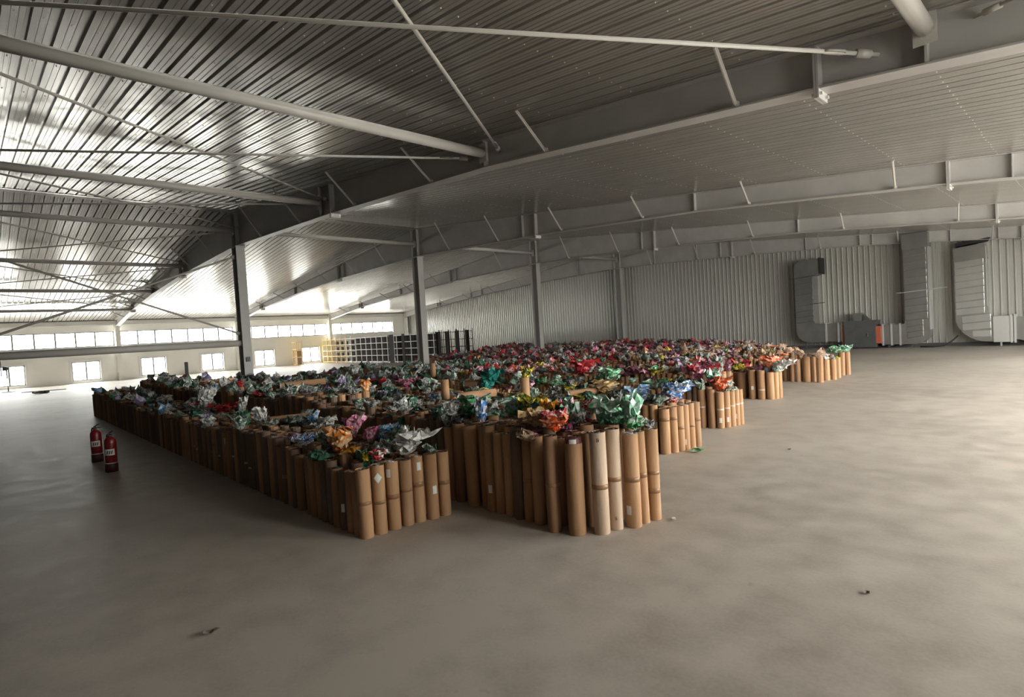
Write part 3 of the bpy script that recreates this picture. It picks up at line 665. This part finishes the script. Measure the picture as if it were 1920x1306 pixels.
EXTRA = {  # marks on single end rolls: (block, index) -> list
 (0,0): [('tape', .27)], (0,1): [('diamond', .47), ('tape', .25)], (0,2): [('sticker', .48, -.5), ('tape', .26)], (0,3): [('tape', .29)], (0,4): [('sticker', .49, .4), ('tape', .31)], (0,5): [('sticker', .26, .5)], (0,6): [('tape', .28)],
 (1,0): [('tape', .36)], (1,1): [('lift', 0)], (1,2): [('tape', .35), ('ink', .72)], (1,3): [('tape', .38), ('ink', .08)], (1,4): [('tape', .36), ('sticker', .14, -.6)], (1,5): [('tape', .37)], (1,6): [('tape', .37), ('tape', .22)],
 (3,3): [('sticker', .10, -.2)], (3,0): [('tape', .4)], (3,1): [('tape', .4)], (3,2): [('tape', .27)], (3,4): [('tape', .27)], (3,5): [('tape', .33)],
 (4,0): [('print', .3)], (4,2): [('print', .27), ('sticker', .12, 0)], (4,3): [('print', .28), ('sticker', .12, .2)], (4,4): [('print', .3)], (4,5): [('print', .31), ('sticker', .14, -.3)], (4,6): [('print', .31)],
 (6,1): [('sticker', .22, 0)], (6,2): [('print', .18)], (8,2): [('tape', .25)], (8,3): [('sticker', .27, 0)],
}
END_NAME = {0: 'the low left block front', 1: 'the tall front block', 3: 'the aisle end of the fourth block', 4: 'the aisle end of the fifth block', 6: 'the aisle end of the seventh block', 8: 'the aisle end of the ninth block'}
TONE = ['light brown', 'brown', 'pale beige', 'dark brown', 'stained brown', 'shade-darkened brown']
def score(q):
    d = Vector((q['x'], q['y'], q['h']-CAM_H)); dep = max(.5, d.dot(fwd))
    return (q['r']*q['h'])**.5/dep*(2.2 if q['fix'] else 1.7 if q['edge'] else 1.0)
order = sorted(rolls, key=score, reverse=True)
single, rest = order[:300-10], order[300-10:]
seen = {}
for q in single:
    tone = TONE[q['t']]
    if q['fix']: lab = '%s cardboard roll, %s from left at %s' % (tone, nth(q['i']), END_NAME[q['b']])
    else:
        lab = 'cardboard roll, %s from the aisle, %s file, %s' % (nth(q['i']), nth(q['j']), BLOCKS[q['b']][6])
    o = thing('film_roll', lab, 'film roll', (q['x'], q['y'], 0), 'cardboard film rolls standing in blocks', (R.uniform(-.012, .012), R.uniform(-.012, .012), R.uniform(0, 6.28)))
    ex = EXTRA.get((q['b'], q['i']), []) if q['fix'] else []
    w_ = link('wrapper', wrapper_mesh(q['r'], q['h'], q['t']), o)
    ke = R.choice((0, 0, 0, 4, 4, 1, 2, 3))
    if q['fix'] and q['b'] in (0, 1): ke = {(0,0): 1, (0,1): 1, (0,2): 2, (0,3): 4, (0,4): 2, (1,1): 0, (1,4): 2, (1,5): 3, (1,6): 2}.get((q['b'], q['i']), 4)
    lift = .045 if ('lift', 0) in ex else -.004
    fe = link('film_end', end_mesh(q['r'], ke), o, (0, 0, q['h']+lift))
    ca = math.atan2(-q['y'], -q['x'])-o.rotation_euler.z
    if not q['fix']:
        u_ = R.random()
        if u_ < .10: ex = [('tape', q['h']*R.uniform(.4, .6))]
        elif u_ < .17: ex = [('sticker', q['h']*R.uniform(.15, .85), R.uniform(-.8, .8))]
        elif u_ < .25: ex = [('print', q['h']*R.uniform(.35, .5))]
    rr = round(q['r']/.003)*.003
    for e_ in ex:
        if e_[0] == 'tape': ring(rr+.0012, e_[1], e_[1]+R.uniform(.03, .045)).build('tape_band', M['tape'], o, True)
        elif e_[0] == 'diamond': arc_patch(rr+.001, ca-.62, ca+.62, e_[1]-.045, e_[1]+.045, 6, True).build('sticker', M['white'], o)
        elif e_[0] == 'sticker': arc_patch(rr+.001, ca+e_[2]-.33, ca+e_[2]+.33, e_[1]-.035, e_[1]+.035).build('sticker', M['white'], o)
        elif e_[0] == 'print':
            for dz in (0, .014): arc_patch(rr+.0008, ca-1.2, ca+1.2, e_[1]+dz, e_[1]+dz+.005, 8).build('print_line', M['white'], o)
            k = MB()
            for q_ in range(12):
                a = ca-1.1+q_*.19; k2 = arc_patch(rr+.0009, a, a+.09, e_[1]+.007, e_[1]+.012, 1); k.add(k2.v, k2.f)
            k.build('print_text', M['white'], o)
        elif e_[0] == 'ink':
            k = MB()
            for da, za, zb in ((-.12, 0, .03), (.06, 0, .03), (-.03, .012, .017), (.12, .002, .02)):
                k2 = arc_patch(rr+.0008, ca+da, ca+da+.05, e_[1]+za, e_[1]+zb, 1); k.add(k2.v, k2.f)
            k.build('handwriting', M['ink'], o)
        elif e_[0] == 'lift':
            arc_patch(rr-.002, ca-.5, ca+.35, q['h']+.002, q['h']+.036).build('sticker', M['white'], o)
# all the other rolls, past the first three hundred, as one field
st = MB()
for q in rest:
    n = 10; o = len(st.v); x, y, r, h = q['x'], q['y'], q['r'], q['h']
    tx, ty = R.uniform(-.008, .008), R.uniform(-.008, .008)
    for z, rr in ((0, r), (h, r), (h-.002, r*.9), (h-.02, r*.88)):
        for k in range(n):
            a = 2*PI*k/n+.3; st.v.append((x+rr*math.cos(a)+tx*z, y+rr*math.sin(a)+ty*z, z))
    for lv in range(3):
        for k in range(n):
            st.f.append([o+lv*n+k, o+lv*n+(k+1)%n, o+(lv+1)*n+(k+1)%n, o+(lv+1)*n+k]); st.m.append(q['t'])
    st.f.append([o+3*n+k for k in range(n)]); st.m.append(len(CARD)+R.choice((0, 0, 0, 4, 4, 1, 1, 2, 3)))
fo = st.build('film_roll_field', CARD+FILM_END); fo['kind'] = 'stuff'
tag(fo, 'the many further cardboard film rolls packed in blocks towards the back', 'film rolls')

# rolls lying or standing loose on top of the blocks
def lying(x, y, z, rz, L, r, tone, label, core=2):
    o = thing('film_roll', label, 'film roll', (x, y, z+r), 'loose rolls on top of the blocks', (0, PI/2, rz))
    link('wrapper', cylinder(20, r, L).mesh('wrapper', CARD[tone], True), o, (0, 0, -L/2)); link('film_end', end_mesh(r, core), o, (0, 0, L/2-.004))
    link('film_end', end_mesh(r, core), o, (0, 0, -L/2+.02))
def upright(x, y, z, h, r, tone, label, band=True):
    o = thing('film_roll', label, 'film roll', (x, y, z), 'loose rolls on top of the blocks', (.01, -.015, R.uniform(0, 6)))
    link('wrapper', cylinder(20, r, h).mesh('wrapper', CARD[tone], True), o); link('film_end', end_mesh(r, 4), o, (0, 0, h-.004))
    if band:
        ca = math.atan2(-y, -x)-o.rotation_euler.z
        for dz in (0, .014): arc_patch(r+.001, ca-1.2, ca+1.2, h*.25+dz, h*.25+dz+.006, 8).build('print_line', M['white'], o)
upright(-5.22, 5.14, .63, .36, .062, 0, 'lone brown roll standing up on the block behind the tall front block')
upright(-11.2, 7.95, .60, .34, .066, 1, 'brown roll standing up on the fifth block below the second column', False)
upright(-6.9, 5.1, .63, .30, .062, 1, 'short brown roll standing up left of the lone standing roll', False)
lying(-6.2, 5.15, .67, 1.25, .55, .056, 4, 'brown roll lying on the block left of the lone standing roll')
lying(-4.55, 4.75, .645, 1.15, .35, .06, 0, 'short light brown roll lying right behind the lone standing roll')
lying(-5.1, 6.25, .62, 1.25, .60, .052, 1, 'long brown roll with a white core lying on the fourth block')
lying(-11.8, 5.0, .69, 1.35, .9, .065, 1, 'dark brown roll lying across the block near the front column')
lying(-6.9, 2.75, .64, 1.2, .5, .05, 3, 'reddish brown roll lying on the low left block', 0)
lying(-7.6, 6.3, .64, .5, .4, .07, 3, 'purple grey roll lying end-on beside the teal film sheet', 2)
po = tag(MB().box(-.09, .09, -.03, .03, 0, .62).build('board', M['post']), 'dark upright board poking above the rolls before the left windows', 'board'); po.location = (-19.85, 4.72, .62)

# ------------------------------------------------------------------ crumpled film ends on top of the rolls
def crumple(rg, h, Rr, K, n, r0=.035, lean=(0, 0), droop=.4, rough=.22, dome=False):
    lob = [(rg.randint(2, 6), rg.uniform(0, 6.28), rg.uniform(.08, .26)) for _ in range(3)]
    tw = [rg.uniform(-.9, .9) for _ in range(K+1)]
    v = []; f = []
    for k in range(K+1):
        t = k/K
        for i in range(n):
            a = 2*PI*(i+rg.uniform(-.38, .38))/n+tw[k]*.5
            lb = 1+sum(am*math.sin(fq*(a+tw[k])+ph) for fq, ph, am in lob)*t
            if dome:
                rr = Rr*math.sin(PI*(.10+.88*t))**.65*lb*(1+rg.uniform(-1, .8)*rough*1.5)
                hz = h*t*(1+rg.uniform(-.3, .25))
            else:
                rr = (r0+(Rr-r0)*t**.75*lb)*(1+rg.uniform(-1, .7)*rough*(.6+t))
                hz = h*(t-droop*t*t*(.5+rg.random()))/max(.3, 1-droop*.6)
            j = rough*.35*min(h, Rr)
            v.append((rr*math.cos(a)+lean[0]*t*t+rg.uniform(-j, j), rr*math.sin(a)+lean[1]*t*t+rg.uniform(-j, j), hz+rg.uniform(-1.2, 1)*rough*h*.7*t-.01))
    for k in range(K):
        for i in range(n):
            a, b, c_, d = k*n+i, k*n+(i+1) % n, (k+1)*n+(i+1) % n, (k+1)*n+i
            if rg.random() < .5: f += [(a, b, c_), (a, c_, d)]
            else: f += [(a, b, d), (b, c_, d)]
    return v, f
def scrap_mesh(seed, h, Rr, K=5, n=15, lean=(0, 0), droop=.4, layers=2):
    rg = random.Random(seed); b = MB()
    for l in range(layers):
        s_ = 1-.25*l; dm = (l == 1) or droop > .45
        v, f = crumple(rg, h*(1 if not dm else .8), Rr*s_*(.8 if dm else 1), K, n, .03*s_, (lean[0]*(1-.3*l), lean[1]*(1-.3*l)), droop, .26, dm)
        b.add(v, f)
    me = b.mesh('film_scrap', FILMS['silver']); return me
LIB = [scrap_mesh(100+i, *[(.13, .11), (.18, .10), (.10, .14), (.15, .13), (.22, .11), (.08, .12)][i % 6], droop=[.4, .15, .7, .35, .1, .8][i % 6], lean=(R.uniform(-.06, .06), R.uniform(-.06, .06))) for i in range(24)]
CNM = {'silver': 'silver grey', 'greygreen': 'grey green', 'darkgreen': 'dark green', 'green': 'bright green', 'mint': 'mint green', 'white': 'white', 'red': 'red', 'redwhite': 'red and white', 'pink': 'pink', 'orange': 'orange',
       'vermilion': 'orange red', 'gold': 'golden yellow', 'yellow': 'yellow and green', 'blue': 'blue', 'bluewhite': 'blue and white', 'teal': 'teal', 'kraft': 'brown', 'tan': 'tan', 'plum': 'plum coloured', 'black': 'black', 'purple': 'purple'}
def scrap(me, col, loc, rz, label, group='crumpled film ends on the rolls', tilt=(0, 0), sc=1.):
    o = link('film_scrap', me, None, loc, (tilt[0], tilt[1], rz)); o.scale = (sc, sc, sc)
    o.material_slots[0].link = 'OBJECT'; o.material_slots[0].material = FILMS[col]
    return tag(o, label, 'film scrap', group)
# the large ones, one by one: x, y, z, height, spread, colour, lean toward (x, y), droop, label
BIG = [
 (-4.98,2.42,.57,.24,.13,'orange',(.05,-.04),.1,'large orange film scrap rising from the low left block near its front'),
 (-4.80,2.40,.57,.09,.12,'gold',(.10,.02),.5,'golden film scrap spilling in front of the large orange one'),
 (-5.50,2.80,.57,.24,.11,'pink',(.0,.06),.05,'tall pink film scrap behind the large orange one'),
 (-5.20,2.85,.57,.15,.10,'pink',(.05,.05),.2,'low pink film scrap right of the tall pink one'),
 (-5.05,2.93,.57,.16,.11,'blue',(.05,.08),.2,'blue and grey film scrap behind the pink ones'),
 (-4.85,2.95,.57,.15,.09,'greygreen',(.04,.05),.1,'pale grey green film scrap right of the blue one'),
 (-4.33,2.72,.57,.22,.17,'white',(.06,.10),.25,'large whitish film sheet draped on the low left block front'),
 (-4.50,2.62,.57,.12,.15,'silver',(-.1,.0),.5,'silver printed film sheet left of the large whitish one'),
 (-4.34,2.44,.57,.09,.08,'redwhite',(.03,.0),.3,'small red and white film scrap at the low left block front'),
 (-4.42,2.38,.57,.07,.05,'yellow',(.0,.0),.2,'tiny yellow film scrap beside the small red and white one'),
 (-4.86,2.18,.56,.10,.13,'darkgreen',(-.03,-.05),.7,'dark green film scrap at the dark corner of the low left block'),
 (-5.65,2.35,.57,.10,.12,'bluewhite',(.0,.0),.4,'blue and white film scrap left of the large orange one'),
 (-5.95,2.40,.57,.09,.11,'purple',(.0,.0),.4,'purple grey film scrap farther left of the large orange one'),
 (-6.60,2.85,.58,.20,.07,'blue',(.03,.05),.0,'small upright blue film scrap on the low left block'),
 (-6.80,2.75,.58,.17,.14,'greygreen',(.05,.0),.3,'leaf shaped grey green film on the low left block'),
 (-7.35,2.54,.58,.24,.10,'white',(-.10,.02),.1,'white film strip standing on the middle of the low left block'),
 (-8.9,2.8,.58,.28,.07,'white',(.02,.04),.0,'tall thin white film twist on the low left block'),
 (-9.6,2.75,.58,.18,.17,'red',(.12,.0),.3,'bright red film scrap on the low left block'),
 (-10.4,2.7,.58,.36,.14,'white',(.08,.05),.1,'tall white film twist left of the bright red scrap'),
 (-10.6,2.6,.58,.16,.10,'redwhite',(.0,.0),.2,'red and white film scrap beside the tall white twist'),
 (-4.72,3.52,.75,.16,.14,'white',(-.05,.06),.2,'white film fan on the tall front block, left side'),
 (-4.62,3.70,.75,.20,.16,'green',(.03,.08),.05,'green and white film fan, large, on the tall front block left side'),
 (-4.12,3.45,.75,.22,.07,'bluewhite',(.0,.0),.0,'upright blue and pink film twist on the tall front block'),
 (-4.35,3.70,.75,.16,.14,'silver',(.0,.05),.3,'silver film clump left of the blue twist on the tall front block'),
 (-4.20,3.95,.75,.18,.15,'mint',(.0,.05),.2,'pale mint film clump behind the silver one on the tall block'),
 (-4.0,4.0,.75,.20,.15,'yellow',(.0,.0),.25,'yellow and green film clump in the middle of the tall block'),
 (-3.80,3.98,.75,.17,.11,'darkgreen',(.0,.0),.3,'dark green film clump right of the yellow and green one'),
 (-3.55,3.72,.75,.22,.09,'gold',(.07,.02),.1,'golden yellow film scrap on the tall front block'),
 (-3.42,3.50,.76,.15,.11,'tan',(-.04,-.03),.2,'reddish tan film fold below the golden scrap'),
 (-3.40,3.86,.75,.20,.08,'pink',(.0,.0),.05,'pink and white film twist in the middle of the tall front block'),
 (-3.27,3.78,.75,.19,.08,'mint',(.02,-.04),.1,'mint striped film twist right of the pink one'),
 (-3.22,3.92,.75,.20,.10,'redwhite',(.05,.0),.1,'white and crimson film twist right of the mint striped one'),
 (-3.16,3.42,.76,.13,.11,'vermilion',(.06,-.03),.3,'orange red crumpled film at the front of the tall block'),
 (-3.22,3.48,.78,.15,.12,'redwhite',(.0,.0),.2,'pale printed film behind the orange red crumple'),
 (-3.30,3.28,.70,.10,.13,'kraft',(-.06,-.06),.9,'dull paper flap hanging over the left side of the tall block'),
 (-3.02,3.93,.75,.22,.15,'mint',(-.02,.05),.1,'large green film bow on the tall front block'),
 (-2.88,3.98,.75,.13,.12,'green',(.0,.05),.3,'small green film bow right of the large one'),
 (-2.74,3.93,.75,.26,.10,'mint',(-.05,.08),.0,'tall green film twist at the right end of the tall block'),
 (-2.68,3.86,.75,.13,.11,'green',(.05,-.02),.5,'green film leaf falling over the right rolls of the tall block'),
 (-2.60,3.96,.75,.07,.06,'silver',(.0,.0),.2,'small silver film ball on the rightmost tall roll'),
 (-4.28,6.30,.58,.20,.19,'blue',(-.05,.05),.3,'large blue film bundle on the fourth block'),
 (-4.05,6.45,.58,.12,.14,'blue',(.08,.05),.5,'dark blue film tail right of the large blue bundle'),
 (-3.85,6.42,.57,.24,.19,'bluewhite',(.05,.05),.05,'large blue and white film sheet at the fourth block end'),
 (-3.78,6.30,.57,.10,.12,'redwhite',(.0,.0),.3,'maroon and white film scrap below the blue and white sheet'),
 (-3.95,7.95,.55,.20,.14,'vermilion',(.05,.0),.2,'orange red film scrap on the fifth block end'),
 (-3.98,8.15,.55,.12,.11,'white',(.03,.0),.4,'white film scrap right of the orange red one, fifth block'),
 (-4.1,8.1,.55,.30,.14,'mint',(-.05,.0),.2,'white and green film clump on the fifth block'),
 (-4.50,11.2,.52,.30,.17,'vermilion',(.0,.05),.1,'orange red film scrap on the seventh block end'),
 (-4.36,11.2,.52,.22,.20,'white',(.14,.0),.2,'striped white film fan at the seventh block end'),
 (-5.15,11.2,.55,.14,.18,'yellow',(.0,.0),.5,'flat yellow film sheet on the seventh block'),
 (-4.7,9.3,.6,.22,.18,'red',(-.05,.0),.2,'bright red film scrap on the sixth block end'),
 (-5.0,9.1,.6,.24,.16,'red',(.0,.0),.2,'second bright red film scrap on the sixth block'),
 (-4.75,14.6,.56,.10,.30,'white',(.0,.0),.6,'white film sheet on the ninth block end'),
 (-4.7,15.7,.58,.18,.28,'green',(.0,.0),.5,'bright green film bundle on the ninth block end'),
 (-4.5,15.9,.58,.18,.14,'mint',(.0,.0),.3,'pale mint film ball at the far aisle end'),
 (-7.4,6.35,.62,.34,.20,'teal',(.12,.10),.0,'dark teal film sheet standing on the fourth block'),
 (-7.2,6.1,.6,.10,.18,'yellow',(.0,.0),.6,'flat yellow film below the teal sheet'),
 (-6.1,8.1,.6,.26,.24,'green',(.05,.0),.1,'bright green film fan on the fifth block'),
 (-5.0,6.5,.62,.20,.20,'tan',(.05,.05),.1,'tan paper film flag over the long lying roll'),
 (-5.20,5.15,.99,.14,.09,'yellow',(.03,.03),.1,'yellow film scrap on the lone standing roll'),
 (-15.0,7.9,.62,.26,.18,'white',(.0,.0),.0,'white printed film leaf high on the far left rolls'),
 (-16.6,4.7,.62,.16,.42,'orange',(.1,.0),.4,'wide orange film bundle near the front column'),
 (-8.3,8.1,.6,.28,.24,'redwhite',(.0,.0),.2,'red film clump on the fifth block'),
 (-7.6,9.2,.62,.30,.26,'red',(.1,.0),.2,'large red film clump on the sixth block'),
 (-9.8,6.3,.6,.18,.20,'pink',(.0,.0),.3,'pink film bundle on the fourth block'),
]
for n_, (x, y, z, h, s_, col, ln, dr, lab) in enumerate(BIG):
    scrap(scrap_mesh(500+n_, h, s_*.92, 7, 22, ln, dr), col, (x, y, z), 0, lab)
PAL = {
 'left': dict(silver=.22, greygreen=.34, darkgreen=.16, white=.09, black=.08, red=.02, orange=.03, blue=.02, purple=.04),
 'front': dict(green=.12, mint=.13, darkgreen=.34, silver=.14, greygreen=.15, black=.08, yellow=.02, plum=.02),
 'mid': dict(silver=.15, greygreen=.24, green=.09, darkgreen=.18, yellow=.03, white=.06, red=.06, pink=.04, mint=.05, plum=.06, tan=.04),
 'red': dict(red=.13, plum=.16, redwhite=.08, pink=.07, silver=.17, greygreen=.12, black=.10, yellow=.03, kraft=.06, vermilion=.03, green=.03, purple=.02),
 'kraft': dict(kraft=.46, tan=.07, plum=.10, redwhite=.07, silver=.10, black=.06, vermilion=.03, green=.03, white=.04, yellow=.04),
 'far': dict(plum=.22, red=.14, silver=.20, pink=.08, black=.18, kraft=.12, greygreen=.06),
}
def zone(x, y):
    if y < 5.4: return 'front' if x > -5.5 else 'left'
    if y < 8.4: return 'left' if x < -12 else 'mid'
    if y < 14: return 'left' if x < -13 else ('kraft' if x > -6 and y > 12 else 'red')
    return 'kraft' if x > -10 else 'far'
PALK = {z: (list(d), list(d.values())) for z, d in PAL.items()}
dens = {0: .13, 1: .16, 2: .20, 3: .20}
cand = []
for q in rolls:
    if q['fix'] and q['b'] < 2: continue
    cl = .5+.5*math.sin(q['x']*2.3+q['b']*1.3)*math.cos(q['x']*.9+q['y']*3.1)
    if q['b'] == 0 and q['x'] > -6 : cl = .12
    if q['b'] == 1 and q['x'] > -3.6: cl = .10
    if R.random() < (dens.get(q['b'], .24))*(.35+1.3*cl):
        cand.append(q)
cand.sort(key=lambda q: (Vector((q['x'], q['y'], -.9)).length))
NI = 300-len(BIG)
AT = {}
for q in cand[:NI]:
    ks, ws = PALK[zone(q['x'], q['y'])]; col = R.choices(ks, ws)[0]
    me = LIB[R.randrange(24)]
    lab = '%s film on %s roll from aisle, %s file, %s' % (CNM[col], nth(max(0, q['i'])), nth(max(0, q['j'])), BLOCKS[q['b']][6])
    scrap(me, col, (q['x'], q['y'], q['h']-.004), R.uniform(0, 6.28), lab, sc=R.uniform(.5, .9))
far = MB()
for q in cand[NI:]:
    ks, ws = PALK[zone(q['x'], q['y'])]; far.mi = FK.index(R.choices(ks, ws)[0])
    sc = R.uniform(.55, 1.1)
    v, f = crumple(R, R.uniform(.08, .22)*sc, R.uniform(.08, .14)*sc, 3, 8, .03, (R.uniform(-.08, .08), R.uniform(-.08, .08)), R.uniform(.05, .6), .28, R.random() < .55)
    far.add([(x+q['x'], y+q['y'], z+q['h']-.004) for x, y, z in v], f)
ff = far.build('film_scrap_field', [FILMS[k] for k in FK]); ff['kind'] = 'stuff'
tag(ff, 'the many further crumpled film ends on the rolls towards the back', 'film scraps')

# litter on the floor
def litter(x, y, s_, m_, label, seed, flat=.15):
    rg = random.Random(seed); v, f = crumple(rg, s_*flat, s_, 3, 9, .004, (0, 0), .3, .3)
    o = MB(); o.add([(a, b, max(.001, c_+.012)) for a, b, c_ in v], f); o = o.build('litter_scrap', m_); o.location = (x, y, 0)
    return tag(o, label, 'litter', 'scraps on the floor')
litter(-2.42, 3.98, .025, M['white'], 'tiny white scrap on the floor right of the tall front rolls', 1, .8)
litter(-3.44, 6.25, .10, FILMS['green'], 'green printed film scrap on the floor at the fourth block end', 2, .3)
litter(-3.50, .85, .035, M['rubble'], 'dark crumbled scrap on the dim floor at lower left', 3, .5)
litter(-.95, 3.55, .018, M['rubble'], 'tiny brown crumb on the floor at lower right', 4, .6)
litter(-2.6, 6.9, .02, M['rubble'], 'tiny dark crumb on the open floor right of the rolls', 5, .6)
